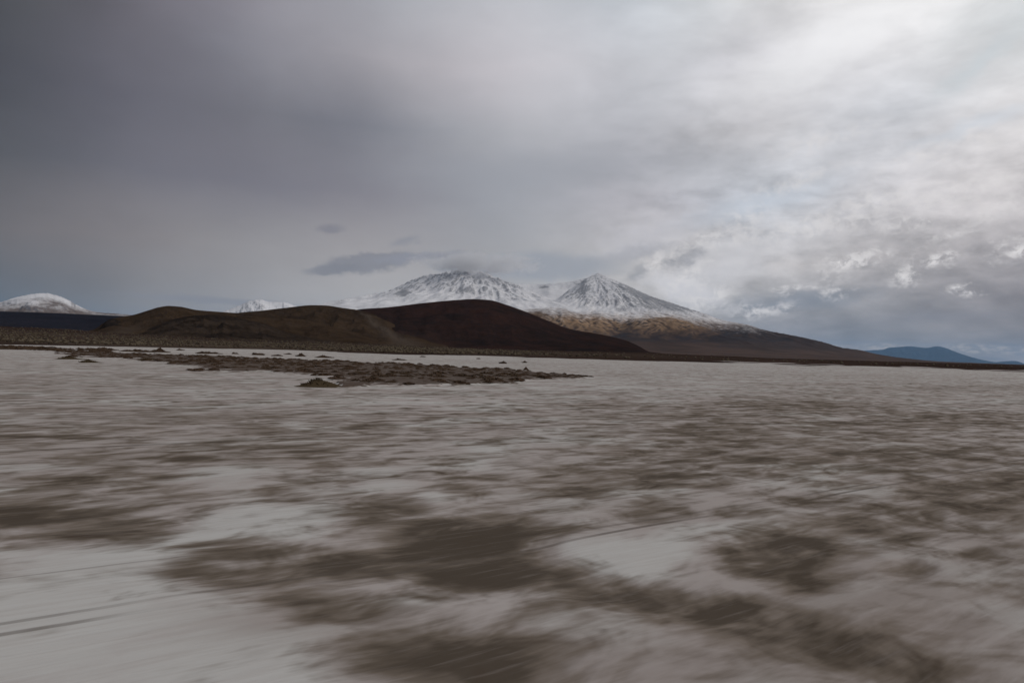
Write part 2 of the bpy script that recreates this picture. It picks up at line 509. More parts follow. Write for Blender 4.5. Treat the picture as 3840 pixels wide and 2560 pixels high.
def mat_snow(name, grass=(0.33, 0.215, 0.125), rock=(0.10, 0.105, 0.12), scale=0.001):  # default grass colour is brightened to carry painted sunlight on the volcano
    m, g = material(name)
    pos = g.n('ShaderNodeNewGeometry').outputs['Position']
    sn = g.n('ShaderNodeAttribute', attribute_name='snow').outputs['Fac']
    rk = g.n('ShaderNodeAttribute', attribute_name='rock').outputs['Fac']
    gl = g.n('ShaderNodeAttribute', attribute_name='gold').outputs['Fac']
    hv = g.n('ShaderNodeAttribute', attribute_name='cloud_shade').outputs['Fac']
    gu = g.n('ShaderNodeAttribute', attribute_name='gully').outputs['Fac']
    n1 = g.noise(pos, scale * 2.2, 8, 0.62, 0.3)
    n2 = g.noise(pos, scale * 14, 6, 0.66, 0.2)
    soil = g.mix(g.ramp(n1, 0.35, 0.65), (0.045, 0.026, 0.017), (0.076, 0.045, 0.031))
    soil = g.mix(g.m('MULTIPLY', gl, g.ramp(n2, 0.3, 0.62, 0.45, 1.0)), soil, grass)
    soil = g.mix(g.m('MULTIPLY', hv, g.ramp(n1, 0.25, 0.5, 0.6, 1.0)), soil, (0.030, 0.0215, 0.020))  # darkens the slope colour where cloud shadow is painted
    s = g.m('ADD', sn, g.m('MULTIPLY', g.m('SUBTRACT', n2, 0.5), 0.9))
    s = g.m('ADD', s, g.m('MULTIPLY', g.m('SUBTRACT', n1, 0.5), 0.5))
    s = g.m('MULTIPLY', g.ramp(s, 0.15, 0.85), g.ramp(sn, 0.0, 0.16))
    snow = g.mix(g.ramp(n1, 0.3, 0.7), (0.68, 0.68, 0.71), (0.82, 0.82, 0.84))
    col = g.mix(g.m('MULTIPLY', s, 0.84), g.mix(0.5, soil, (0.16, 0.14, 0.135)) if name.startswith('dome') else soil, snow)
    n3 = g.noise(pos, scale * 34, 5, 0.7, 0.6)
    r = g.m('ADD', rk, g.m('MULTIPLY', g.m('SUBTRACT', n3, 0.5), 1.9))
    r = g.m('ADD', r, g.m('MULTIPLY', g.m('SUBTRACT', n2, 0.5), 0.8))
    r = g.m('ADD', r, g.m('MULTIPLY', g.m('SUBTRACT', gu, 0.5), 0.45))
    col = g.mix(g.m('MULTIPLY', g.ramp(r, 0.42, 0.95), 0.66), col, rock)
    finish(g, col, 0.95, n2, 0.5, 12.0, 0.03)
    return m


def mat_far():
    m, g = material('far_range_rock')
    pos = g.n('ShaderNodeNewGeometry').outputs['Position']
    n1 = g.noise(pos, 0.0006, 7, 0.6)
    finish(g, g.mix(n1, (0.025, 0.026, 0.030), (0.045, 0.044, 0.048)), 0.95, spec=0.0)
    return m


# ------------------------------------------------------------------ salt flat
SHORE_PX = [(-900, 1272), (0, 1292), (500, 1301), (1000, 1310), (1500, 1330), (1900, 1338), (2300, 1350), (2700, 1359), (3000, 1367), (3400, 1379), (3840, 1394), (4700, 1414)]
_sx, _sy = zip(*SHORE_PX)
_gx, _gy = on_ground(np.array(_sx), np.array(_sy))
SHORE_AZ, SHORE_R = np.arctan2(_gx, _gy), np.hypot(_gx, _gy)


def shore_r(az):
    return np.interp(az, SHORE_AZ, SHORE_R, left=220, right=220)


def ground_blob(px, py, rx, ry):
    """centre and two half-axes on the ground of a patch measured in the photo"""
    c = np.array(on_ground(px, py))
    a = (np.array(on_ground(px + rx, py)) - np.array(on_ground(px - rx, py))) / 2
    b = (np.array(on_ground(px, py + ry)) - np.array(on_ground(px, py - ry))) / 2
    return c, np.linalg.inv(np.stack([a, b], 1))


# wet mud (+) and thick salt (-): photo x, y, half width, half height, strength
PATCH = [
    (200, 1935, 420, 75, .75), (490, 1972, 270, 36, .7), (571, 1780, 95, 28, .55), (163, 1804, 210, 25, .6), (200, 1641, 300, 18, .5),
    (653, 1633, 110, 16, .45), (939, 1600, 110, 16, .45), (1184, 1723, 150, 27, .65), (702, 1731, 105, 14, .5), (1388, 1608, 95, 18, .5),
    (1600, 1615, 85, 10, .4), (1265, 1813, 115, 42, .55), (1086, 1862, 115, 33, .5), (1470, 1925, 175, 62, .6), (1714, 2033, 290, 112, 1.15),
    (1388, 2115, 340, 50, .75), (950, 2150, 260, 45, .55), (980, 2065, 170, 36, .5), (1796, 2125, 230, 80, .85), (1633, 2425, 300, 130, .8),
    (1877, 2480, 260, 105, .75), (1390, 2300, 230, 42, .5), (1800, 1805, 155, 34, .6), (1960, 2070, 160, 110, .85),
    (2287, 2196, 214, 50, .8), (2480, 2225, 190, 58, .9), (2655, 2270, 214, 65, .9), (2780, 2320, 200, 66, .7), (3030, 2400, 200, 66, .66), (2130, 2150, 170, 50, .8), (2900, 2360, 215, 74, .72), (3144, 2441, 190, 58, .62), (3340, 2520, 260, 62, .6),
    (2000, 2500, 170, 85, .65), (2940, 2074, 250, 98, .65), (3000, 2180, 110, 50, .55), (3290, 1960, 255, 50, .6), (3430, 2139, 75, 34, .6),
    (3620, 2075, 80, 26, .5), (2140, 1804, 125, 50, .65), (2450, 1788, 210, 33, .55), (2490, 1702, 210, 20, .6), (2700, 1725, 160, 14, .5),
    (2700, 1615, 170, 34, .6), (2780, 1662, 250, 18, .6), (2614, 1564, 330, 15, .55), (2940, 1519, 290, 18, .6), (3470, 1584, 330, 18, .55),
    (3650, 1560, 180, 14, .5), (3470, 1706, 350, 20, .65), (3230, 1730, 200, 16, .5), (2940, 1772, 85, 14, .5), (3190, 1796, 85, 16, .5), (3536, 1862, 130, 40, .55),
    (3740, 1910, 170, 34, .5), (2690, 1830, 70, 17, .5), (3063, 1880, 106, 20, .5), (3800, 1820, 90, 24, .45), (3780, 2230, 160, 50, .4), (3520, 2330, 180, 40, .3),
    (540, 1540, 420, 12, .25), (1300, 1555, 420, 10, .25), (300, 1720, 420, 20, .3), (900, 1680, 320, 20, .3), (620, 1850, 200, 22, .35), (2300, 1520, 260, 10, .3),
    (3650, 1455, 420, 8, .22), (2900, 1440, 500, 6, .2), (2600, 2120, 140, 34, .3), (2480, 1930, 260, 26, .3), (1150, 2240, 240, 26, .35), (2450, 2270, 90, 20, .4),
    (300, 2320, 640, 150, -.55), (700, 2420, 420, 150, -.55), (120, 2470, 420, 120, -.6), (860, 1975, 340, 46, -.5), (330, 2100, 330, 60, -.45), (2290, 2085, 240, 76, -.6),
    (2790, 2175, 120, 36, -.4), (2330, 2390, 300, 90, -.35), (3600, 2220, 260, 100, -.25), (1640, 1870, 60, 20, -.4), (820, 1800, 130, 40, -.35), (1700, 1510, 900, 24, -.25),
    (2200, 1440, 700, 26, -.22), (800, 1470, 800, 26, -.2), (3100, 1780, 110, 20, -.3), (2130, 1890, 80, 24, -.3), (3200, 2250, 200, 60, -.3),
]

# salt greyed with dust: photo x, y, half width, half height, amount
DUST = [(3350, 2300, 620, 260, .95), (3750, 2050, 300, 160, .8), (2450, 2460, 520, 120, .85), (2900, 2480, 400, 100, .9), (3650, 1800, 400, 110, .6), (1150, 2330, 300, 70, .6),
        (2300, 2330, 240, 60, .6), (350, 1720, 520, 70, .55), (700, 1560, 700, 40, .5), (3000, 1650, 700, 60, .5), (300, 1450, 500, 30, .5), (2500, 1900, 420, 60, .5), (3400, 1460, 600, 30, .4)]

ISLAND_PX = [(210, 1326), (360, 1320), (500, 1326), (800, 1336), (1000, 1343), (1300, 1353), (1500, 1365), (1700, 1376), (1900, 1385), (2050, 1396), (2190, 1413),
             (2060, 1429), (1900, 1440), (1600, 1448), (1350, 1445), (1250, 1426), (1080, 1414), (1000, 1402), (860, 1396), (800, 1382), (700, 1371), (640, 1362), (600, 1350),
             (480, 1343), (350, 1338)]
STRIP_PX = [(-60, 1297), (120, 1299), (300, 1312), (380, 1320), (300, 1326), (120, 1314), (-60, 1305)]


def world_poly(pts):
    p = np.array(pts, float)
    gx, gy = on_ground(p[:, 0], p[:, 1])
    return np.stack([gx, gy], -1)


ISLAND, STRIP = world_poly(ISLAND_PX), world_poly(STRIP_PX)


def inside(poly, x, y):
    r = np.zeros(x.shape, bool)
    n = len(poly)
    for i in range(n):
        x0, y0 = poly[i]
        x1, y1 = poly[(i + 1) % n]
        c = ((y0 > y) != (y1 > y)) & (x < (x1 - x0) * (y - y0) / (y1 - y0 + 1e-12) + x0)
        r ^= c
    return r


def scrub_density(x, y):
    """1 on the brown tussock banks"""
    jx = 5.0 * fbm(x * 0.12, y * 0.12, 4, .7, 31)
    jy = 11.0 * fbm(x * 0.10 + 9, y * 0.10, 4, .7, 37)
    s = inside(ISLAND, x + jx, y + jy).astype(float)
    return np.maximum(s, 0.75 * inside(STRIP, x + jx, y + jy))


def ring_angles(n_front, n_rear, half):
    a = np.linspace(-half, half, n_front)
    b = np.linspace(half, 2 * math.pi - half, n_rear + 2)[1:-1]
    return np.concatenate([a, b])


def salt_height(X, Y, mud=None):
    z = 0.035 * fbm(X * 0.12, Y * 0.12, 4, .5, 3) + 0.10 * fbm(X * .02, Y * .02, 2, .5, 8)
    return z


def build_salt():
    az = ring_angles(640, 110, math.radians(48))
    r = np.concatenate([[0.05, 1.0, 2.0], np.geomspace(2.8, 330, 400)])
    A, R = np.meshgrid(az, r)
    X, Y = R * np.sin(A), R * np.cos(A)
    mud = np.zeros_like(X)
    wx = 0.25 * fbm(X * .5, Y * .5, 3, .5, 41) * np.clip(R / 8, .3, 6)
    wy = 0.25 * fbm(X * .5 + 7, Y * .5, 3, .5, 43) * np.clip(R / 8, .3, 6)
    neg = np.zeros_like(X)
    for (px, py, rx, ry, s) in PATCH:
        c, inv = ground_blob(px, py, rx, ry)
        dx, dy = X + wx - c[0], Y + wy - c[1]
        q = (inv[0, 0] * dx + inv[0, 1] * dy) ** 2 + (inv[1, 0] * dx + inv[1, 1] * dy) ** 2
        k = np.exp(-0.75 * q ** 1.3)
        if s > 0:
            s = s * (0.62 + 0.55 * float(sstep(1750, 2050, py))) if s > 0 else s
            mud = np.maximum(mud, s * k) + 0.15 * s * k
        else:
            neg = np.maximum(neg, -s * k)
    far = sstep(25, 110, R)
    dust = np.zeros_like(X)
    for (px, py, rx, ry, s) in DUST:
        c, inv = ground_blob(px, py, rx, ry)
        dx, dy = X + 2 * wx - c[0], Y + 2 * wy - c[1]
        q = (inv[0, 0] * dx + inv[0, 1] * dy) ** 2 + (inv[1, 0] * dx + inv[1, 1] * dy) ** 2
        dust = np.maximum(dust, s * np.exp(-0.6 * q))
    dust = np.maximum(dust, .25 * sstep(-.2, .4, fbm(X * .03, Y * .03, 4, .55, 47)))
    mid = sstep(7, 14, R) * sstep(48, 24, R)
    val = 0.37 + mud * 0.74 - neg * 0.75 + 0.13 * mid + 0.06 * sstep(0.0, 0.5, A) * sstep(60, 30, R) - 0.05 * far - 0.08 * sstep(80, 200, R)
    scr = scrub_density(X, Y)
    k = np.array([1, 2, 1]) / 4
    for _ in range(2):
        scr[1:-1] = k[0] * scr[:-2] + k[1] * scr[1:-1] + k[2] * scr[2:]
    Z = salt_height(X, Y) - 0.035 * np.clip(mud, 0, 1) + 0.10 * scr
    ob = grid_mesh('salt_flat', X, Y, Z, mat_salt(), {'mud': val, 'scrub': scr, 'dust': dust}, wrap=True)
    tag(ob, 'wide white salt crust mottled with brown wet mud', None, kind='structure')


build_salt()

# ------------------------------------------------------------------ scrub plain beyond the shore
RISE_PX = [(-900, 1190), (0, 1226), (250, 1236), (450, 1250), (700, 1262), (1000, 1276), (1300, 1286), (1700, 1304), (2000, 1314), (2400, 1322), (2900, 1345), (3400, 1361), (3840, 1376), (4700, 1398)]
_rx, _ry = zip(*RISE_PX)
RISE_AZ, RISE_T = az_el(np.array(_rx), np.array(_ry))


def plain_height(X, Y):
    az, r = np.arctan2(X, Y), np.hypot(X, Y)
    rs = shore_r(az)
    t = np.interp(az, RISE_AZ, RISE_T, left=.002, right=.001) + 0.0004
    top = EYE + t * 950
    k = np.clip((r - rs) / (950 - rs), -1, 1)
    z = np.where(k > 0, top * (0.45 * k + 0.55 * k * k), k * 4.0)
    z = z + np.where(k > 0, 0.0035 * np.minimum(r - rs, 300) * (1 - np.clip(k, 0, 1)), 0)
    z = z + sstep(.15, .35, az) * sstep(420, 300, r) * .45 * fbm(az * 9, r / 22, 4, .6, 63)
    z = z + 0.22 * fbm(X * .03, Y * .03, 4, .55, 61) + sstep(300, 1200, r) * 1.2 * fbm(X * .006, Y * .006, 3, .5, 67)
    return z - 0.05


def build_plain():
    az = ring_angles(620, 90, math.radians(46))
    r = np.concatenate([np.geomspace(150, 1100, 190), np.geomspace(1150, 9000, 40), np.geomspace(10000, 122000, 14)])
    A, R = np.meshgrid(az, r)
    X, Y = R * np.sin(A), R * np.cos(A)
    Z = plain_height(X, Y)
    far = sstep(9000, 40000, R)
    Z = Z * (1 - far)
    pxl = az_to_px(np.clip(A, -1.2, 1.2))
    pale = sstep(0.4, -0.1, A) * sstep(240, 330, R) * sstep(900, 500, R) * (0.55 + 0.9 * fbm(X * .01, Y * .02, 4, .5, 71))
    pale = np.clip(pale, 0, 1)
    sliver = sstep(.10, .26, fbm(A * 7 + 3, R / 9, 3, .55, 73)) * sstep(.18, .36, A) * sstep(1.2, .9, A) * sstep(222, 232, R) * sstep(330, 262, R)
    ob = grid_mesh('scrub_plain', X, Y, Z, mat_plain(), {'pale': pale, 'salt': sliver}, wrap=True)
    tag(ob, 'dark brown scrub plain between the salt and the hills', None, kind='structure')


build_plain()


# ------------------------------------------------------------------ hills
def profile(pts, samples):
    p = np.array(pts, float)
    a, t = az_el(p[:, 0], p[:, 1])
    # monotone smooth interpolation
    d = np.diff(t) / np.diff(a)
    mlt = np.zeros_like(t)
    mlt[1:-1] = np.where(d[:-1] * d[1:] > 0, 2 * d[:-1] * d[1:] / (d[:-1] + d[1:] + 1e-12), 0)
    mlt[0], mlt[-1] = d[0], d[-1]
    i = np.clip(np.searchsorted(a, samples) - 1, 0, len(a) - 2)
    h = a[i + 1] - a[i]
    s = np.clip((samples - a[i]) / h, 0, 1)
    return (t[i] * (1 + 2 * s) * (1 - s) ** 2 + mlt[i] * h * s * (1 - s) ** 2 + t[i + 1] * s * s * (3 - 2 * s) + mlt[i + 1] * h * s * s * (s - 1))


def hill(name, label, pts, dist, front, back, mat, base=0.0, rough=0.05, freq=None, cols=320, rows=90, stain=None, rock=None, tone=None, seed=0, gp=1.6, kind='structure', cat=None):
    """a hill as a full heightfield: its crest has the measured skyline at the distance it stands at"""
    a0, a1 = float(az_el(*pts[0])[0]), float(az_el(*pts[-1])[0])
    az = np.linspace(a0, a1, cols)
    T = profile(pts, az)
    R0 = dist(az) if callable(dist) else np.full(cols, float(dist))
    t = np.concatenate([np.linspace(-1, 0, int(rows * .7)), np.linspace(0, 1, rows - int(rows * .7) + 1)[1:]])
    A, Tt = np.meshgrid(az, t)
    R = R0[None, :] + np.where(Tt < 0, Tt * front, Tt * back)
    X, Y = R * np.sin(A), R * np.cos(A)
    crest = np.maximum(T * R0 + EYE - base, 0.5)
    shape = np.where(Tt < 0, (1 - np.abs(Tt) ** gp) ** 1.35, np.cos(np.clip(Tt, 0, 1) * math.pi / 2) ** 1.2)
    fr = freq or 8.0 / front
    nz = fbm(X * fr, Y * fr, 6, .55, seed)
    gul = ridged(A * R0.mean() * fr * 1.3 + 0.4 * nz, R * fr * 0.25, 4, .5, seed + 3) - .5
    env = 4 * np.clip(shape, 0, 1) * (1 - np.clip(shape, 0, 1)) + 0.12
    H = crest[None, :] * (shape + rough * env * (nz + 0.7 * gul))
    Z = base - 3 + np.maximum(H, 0) + 3 * np.minimum(1, np.maximum(H, 0) / 4)
    # keep the skyline at its measured height
    e = np.max((Z - EYE) / R, 0)
    k = np.where(e > 0.001, T / np.maximum(e, 1e-4), 1)
    k = np.clip(np.convolve(np.pad(k, 2, 'edge'), np.ones(5) / 5, 'valid'), .5, 1.6)
    Z = base - 3 + (Z - base + 3) * (1 + (k - 1)[None, :] * sstep(0.2, .8, shape))
    px = az_to_px(A)
    py = (1317 + (px - 1920) * math.tan(ROLL)) - (Z - EYE) / R * FOC / np.cos(A)
    at = {}
    for key, fn in (('stain', stain), ('rock', rock), ('tone', tone)):
        at[key] = np.clip(fn(X, Y, Z, shape, nz, A, R), 0, 1) if fn else np.full(X.shape, 0.5 if key == 'tone' else 0.0)
    ob = grid_mesh(name, X, Y, Z, mat, at)
    tag(ob, label, cat, kind=kind)
    return ob


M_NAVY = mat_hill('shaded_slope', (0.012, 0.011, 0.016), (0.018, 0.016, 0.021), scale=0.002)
M_BROWN = mat_hill('brown_slope', (0.023, 0.0145, 0.0092), (0.050, 0.0325, 0.0195), scale=0.008)
M_KNOLL = mat_hill('rocky_slope', (0.014, 0.010, 0.008), (0.044, 0.031, 0.022), scale=0.02)
M_RED = mat_hill('reddish_slope', (0.0145, 0.0105, 0.0095), (0.034, 0.0165, 0.0125), scale=0.006)

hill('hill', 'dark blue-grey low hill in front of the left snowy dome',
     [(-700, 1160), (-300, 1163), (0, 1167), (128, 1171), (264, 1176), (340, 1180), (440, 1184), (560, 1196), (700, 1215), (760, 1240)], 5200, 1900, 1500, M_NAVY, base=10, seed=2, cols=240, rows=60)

hill('hill', 'brown rounded hill with a knob on its crest, left of the red-brown hill',
     [(200, 1250), (300, 1243), (349, 1236), (383, 1214), (425, 1194), (497, 1181), (561, 1162), (595, 1152), (638, 1147), (668, 1149), (744, 1163), (808, 1168), (893, 1174), (1000, 1182), (1150, 1200), (1300, 1232), (1420, 1268)],
     lambda a: 1900 + 0 * a, 800, 700, M_BROWN, base=9, seed=11, rough=.17, cols=420, rows=110,
     stain=lambda X, Y, Z, s, n, A, R: 0.55 * np.exp(-((az_to_px(A) - (430 + 260 * s)) / 60) ** 2) * sstep(.55, .1, s),
     tone=lambda X, Y, Z, s, n, A, R: 0.5 + 0.25 * n)

hill('hill', 'brown low hill whose crest runs up to the red-brown hill',
     [(760, 1200), (830, 1183), (900, 1172), (985, 1164), (1070, 1154), (1176, 1144), (1219, 1145), (1283, 1154), (1346, 1163), (1420, 1185), (1500, 1215), (1600, 1256), (1680, 1290)],
     2250, 850, 700, M_BROWN, base=8, seed=19, rough=.15, cols=380, rows=100,
     stain=lambda X, Y, Z, s, n, A, R: 0.75 * np.exp(-((az_to_px(A) - (1335 + 210 * (1 - s) ** 1.2)) / (9 + 60 * (1 - s) ** 1.5)) ** 2) * sstep(.97, .8, s))

hill('hill', 'dark rocky knoll in front of the brown hills on the left',
     [(430, 1270), (510, 1251), (595, 1217), (659, 1195), (744, 1182), (808, 1181), (872, 1189), (940, 1203), (1000, 1217), (1060, 1240), (1150, 1262), (1260, 1280)],
     1350, 430, 330, M_KNOLL, base=7, seed=29, rough=.24, cols=420, rows=120,
     rock=lambda X, Y, Z, s, n, A, R: sstep(.55, .95, s) * (0.75 + n) + 0.5 * sstep(.1, .5, n))

hill('hill', 'small dark rocky hump at the left foot of the brown hills',
     [(330, 1250), (370, 1232), (400, 1203), (425, 1194), (450, 1204), (480, 1222), (540, 1246)],
     1500, 200, 180, M_KNOLL, base=8, seed=33, rough=.14, cols=130, rows=60,
     rock=lambda X, Y, Z, s, n, A, R: 0.9 * sstep(.3, .7, s))

hill('hill', 'large smooth red-brown hill below the snowy volcano',
     [(1120, 1235), (1230, 1195), (1346, 1160), (1453, 1152), (1580, 1137), (1708, 1125), (1784, 1121.5), (1835, 1125), (1900, 1143), (1970, 1168), (2055, 1202), (2140, 1234), (2246, 1252), (2344, 1275), (2395, 1297), (2438, 1319), (2500, 1326), (2620, 1334)],
     2700, 1150, 1000, M_RED, base=6, seed=37, rough=.07, cols=520, rows=130, gp=1.9,
     stain=lambda X, Y, Z, s, n, A, R: 0.4 * sstep(.3, .05, s) * sstep(1750, 1350, az_to_px(A)),
     tone=lambda X, Y, Z, s, n, A, R: 0.25 + 0.45 * sstep(.35, .95, s) * sstep(2250, 1850, az_to_px(A)) + .2 * n)

# ------------------------------------------------------------------ the volcano
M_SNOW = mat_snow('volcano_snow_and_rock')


def volcano():
    DR, DL = 12000.0, 12600.0
    def peak(px, py, D):
        a, t = az_el(px, py)
        return np.array([D * math.sin(a), D * math.cos(a)]), float(t) * D + EYE
    cR, hR = peak(2244, 1024, DR)
    cL, hL = peak(1790, 1003, DL)

    def side(pts, px0, D):
        p = np.array(pts, float)
        a, t = az_el(p[:, 0], p[:, 1])
        a0 = float(az_el(px0, 1020)[0])
        rho = np.abs(np.tan(a - a0)) * D
        z = t * D + EYE
        return rho, z
    # skyline drops on each side of each summit
    Rr = side([(2244, 1024), (2276, 1038), (2353, 1070), (2438, 1108), (2523, 1136), (2608, 1164), (2650, 1176), (2800, 1217), (2894, 1242), (2991, 1259), (3088, 1281), (3160, 1302), (3282, 1324), (3379, 1339), (3524, 1353), (3669, 1362), (3900, 1371)], 2244, DR)
    Rl = side([(2244, 1024), (2225, 1034), (2180, 1062), (2130, 1098), (2080, 1140), (2020, 1172), (1950, 1200), (1850, 1228), (1700, 1260), (1500, 1290), (1250, 1305), (600, 1292)], 2244, DR)
    Lr = side([(1790, 1003), (1848, 1032), (1900, 1060), (1960, 1090), (2040, 1126), (2120, 1160), (2250, 1196), (2400, 1226), (2700, 1275), (3000, 1315), (3400, 1350), (3700, 1364)], 1790, DL)
    Ll = side([(1790, 1003), (1755, 1005), (1678, 1023), (1589, 1034), (1538, 1053), (1495, 1074), (1453, 1091), (1368, 1108), (1283, 1123), (1193, 1143), (1100, 1166), (1000, 1190), (850, 1225), (650, 1262), (400, 1275)], 1790, DL)
    p0, p1 = 480, 4050
    az = np.arctan((np.linspace(p0, p1, 900) - 1920) / FOC)
    r = np.concatenate([np.linspace(3600, 6500, 60), np.linspace(6520, 12300, 300), np.linspace(12330, 13600, 60), np.linspace(13700, 19000, 24)])
    A, R = np.meshgrid(az, r)
    X, Y = R * np.sin(A), R * np.cos(A)
    wx = 260 * fbm(X / 2400, Y / 2400, 4, .5, 101)
    wy = 260 * fbm(X / 2400 + 5, Y / 2400, 4, .5, 107)

    def cone(c, PR, PL, seed, gamp, gl_=70):
        dx, dy = X + wx * .5 - c[0], Y + wy * .5 - c[1]
        # axes turned to face the viewer
        n = c / np.linalg.norm(c)
        e = dx * n[1] - dy * n[0]
        f = dx * n[0] + dy * n[1]
        rho = np.hypot(e, f)
        phi = np.arctan2(f, e)
        wr = 0.5 + 0.5 * np.cos(phi)
        rr = rho * (1 + 0.06 * np.sin(3 * phi + seed))
        z = wr * np.interp(rr, *PR, right=0) + (1 - wr) * np.interp(rr, *PL, right=0)
        # radial gullies
        lr = np.log(rho + 250) * 2.6
        g1 = ridged(phi * 4.5 + .25 * fbm(X / 900, Y / 900, 3, .5, seed), lr * .7, 3, .5, seed + 1) - .5
        g2 = ridged(phi * 15 + .5 * fbm(X / 500, Y / 500, 3, .5, seed + 4), lr * 1.3, 3, .55, seed + 2) - .5
        env = sstep(0, 900, rho) * sstep(0, 400, z)
        z = z + env * gamp * (g1 * gl_ * sstep(5200, 1200, rho) + g2 * 26 * sstep(4200, 700, rho))
        return z, rho, phi, g1, g2
    zR, rR, pR, g1R, g2R = cone(cR, Rr, Rl, 131, 1.0)
    zL, rL, pL, g1L, g2L = cone(cL, Lr, Ll, 151, 1.0, 105)
    # crater rim at the back joining the two summits
    rim_px = [(1850, 1060), (1927, 1064), (2004, 1066), (2055, 1064), (2119, 1059), (2174, 1049), (2240, 1045)]
    ra, rt = az_el(np.array([p[0] for p in rim_px]), np.array([p[1] for p in rim_px]))
    rimR = 13100
    rim_z = np.interp(A, ra, rt, left=0, right=0) * rimR + EYE
    on = sstep(ra[0] - .004, ra[0] + .012, A) * sstep(ra[-1] + .004, ra[-1] - .012, A)
    zM = rim_z * on * np.clip(1 - np.where(R < rimR, (rimR - R) / 3300, (R - rimR) / 2500), 0, 1) ** 1.15
    zM = zM + on * 34 * fbm(X / 420, Y / 600, 5, .6, 171) * sstep(100, 500, zM)
    k = 45.0
    zz = np.maximum(np.maximum(zR, zL), zM)
    Z = zz + k * np.log(np.exp((zR - zz) / k) + np.exp((zL - zz) / k) + np.exp((zM - zz) / k)) - k * math.log(1.6) * sstep(0, 200, zz) - k * math.log(3) * sstep(200, 0, zz)
    # grassy foothills on the front flank
    def bump(px, py, D, h, w, l, tilt=0.0):
        a, t = az_el(px, py)
        c = np.array([D * math.sin(a), D * math.cos(a)])
        n = c / D
        dx, dy = X + wx * .8 - c[0], Y + wy * .8 - c[1]
        e, f = dx * n[1] - dy * n[0], dx * n[0] + dy * n[1]
        ct, st_ = math.cos(tilt), math.sin(tilt)
        e, f = e * ct + f * st_, -e * st_ + f * ct
        return h * np.exp(-(e / w) ** 2 - (f / l) ** 2)
    Z = Z + bump(2120, 1190, 9000, 150, 560, 600, .3) + bump(2500, 1180, 8900, 210, 560, 560, -.3) + bump(2720, 1230, 8600, 80, 500, 450) \
        + bump(2300, 1175, 9800, 60, 220, 400) - bump(2330, 1230, 8800, 70, 170, 900) + bump(1950, 1210, 8800, 60, 500, 600)
    Z = Z + sstep(900, 1200, Z) * sstep(2050, 1900, az_to_px(A)) * 60 * (ridged(X / 520 + .4 * fbm(X / 500, Y / 500, 3, .5, 241), Y / 620, 4, .55, 243) - .5)
    Z = Z + sstep(60, 350, Z) * (38 * fbm(X / 700, Y / 700, 6, .55, 181) + (26 + 60 * sstep(700, 400, Z)) * (ridged(X / 620 + .3 * fbm(X / 400, Y / 400, 3, .5, 185), Y / 1400, 4, .5, 187) - .5)) + sstep(5, 60, Z) * 9 * fbm(X / 400, Y / 500, 5, .55, 191)
    # measured skyline
    sky_px = [(480, 1280), (650, 1262), (850, 1225), (1000, 1190), (1100, 1166), (1193, 1143), (1283, 1123), (1368, 1108), (1453, 1091), (1495, 1074), (1538, 1053), (1589, 1034), (1678, 1022), (1720, 1010), (1755, 1002), (1776, 1014), (1814, 1019), (1842, 1032), (1885, 1049), (1927, 1064), (2004, 1066), (2055, 1064), (2119, 1059), (2174, 1049), (2225, 1032), (2244, 1024), (2276, 1038), (2353, 1070), (2438, 1108), (2523, 1136), (2608, 1164), (2650, 1176), (2700, 1196), (2800, 1215), (2821, 1219), (2830, 1225), (2894, 1241), (2991, 1259), (3088, 1281), (3160, 1302), (3223, 1310), (3282, 1324), (3379, 1339), (3524, 1353), (3669, 1363), (3840, 1370), (4050, 1376)]
    T = profile(sky_px, az)
    e = np.max((Z - EYE) / R, 0)
    q = np.clip(T / np.maximum(e, 1e-4), .25, 1.5)
    q = np.convolve(np.pad(q, 3, 'edge'), np.ones(7) / 7, 'valid')
    low = sstep(2600, 3000, az_to_px(az))[None, :]
    w = sstep(40, 300, Z) * (1 - low) + sstep(2, 30, Z) * low
    Z = np.where(Z > 0, Z * (1 + (q - 1)[None, :] * w), Z)
    # rocky teeth along the crest of the left summit
    gap = (np.max((Z - EYE) / R, 0)[None, :] - (Z - EYE) / R) * FOC
    tooth = sstep(1500, 1620, az_to_px(az)) * sstep(1930, 1850, az_to_px(az)) + .25
    Z = Z + sstep(.02, .08, T)[None, :] * tooth[None, :] * 42 * fbm(A * 260, R / 260, 4, .6, 199) * sstep(26, 0, gap)
    Z = Z - 6 + plain_base(X, Y) * sstep(2700, 2200, az_to_px(A))
    # surface cover
    nz = fbm(X / 500, Y / 500, 5, .6, 211)
    nb = fbm(X / 1700, Y / 1700, 4, .55, 213)
    dzr = np.gradient(Z, axis=0) / np.gradient(R, axis=0)
    dza = np.gradient(Z, axis=1) / (np.gradient(A, axis=1) * R)
    slope = np.hypot(dzr, dza)
    lap = np.zeros_like(Z)
    lap[2:-2, 2:-2] = (Z[2:-2, 4:] + Z[2:-2, :-4] + Z[4:, 2:-2] + Z[:-4, 2:-2]) / 4 - Z[2:-2, 2:-2]
    px = az_to_px(A)
    line = 590 + 110 * nb - 140 * sstep(2300, 1500, px)
    snow = sstep(-420, 300, Z - line + 130 * fbm(A * 30, R / 1800, 6, .6, 223) - 8 * np.clip(lap, -8, 8)) * 1.0
    snow = snow - .28 * sstep(0.0, .35, nb + .3 * nz) * sstep(950, 650, Z) * sstep(2150, 1900, px)
    below = (T[None, :] - (Z - EYE) / R) * FOC
    snow = snow + .24 * sstep(2440, 2560, px) * sstep(2880, 2800, px) * sstep(60, 10, below + 25 * nz) * (R < 12600)
    snow = snow * (1 - 0.35 * sstep(2350, 2600, px) * sstep(1000, 500, Z))
    rock = 0.25 + 0.40 * sstep(.55, 1.05, slope) + 0.25 * np.clip(lap / -10, -0.4, 1) + .25 * nz + .2 * nb
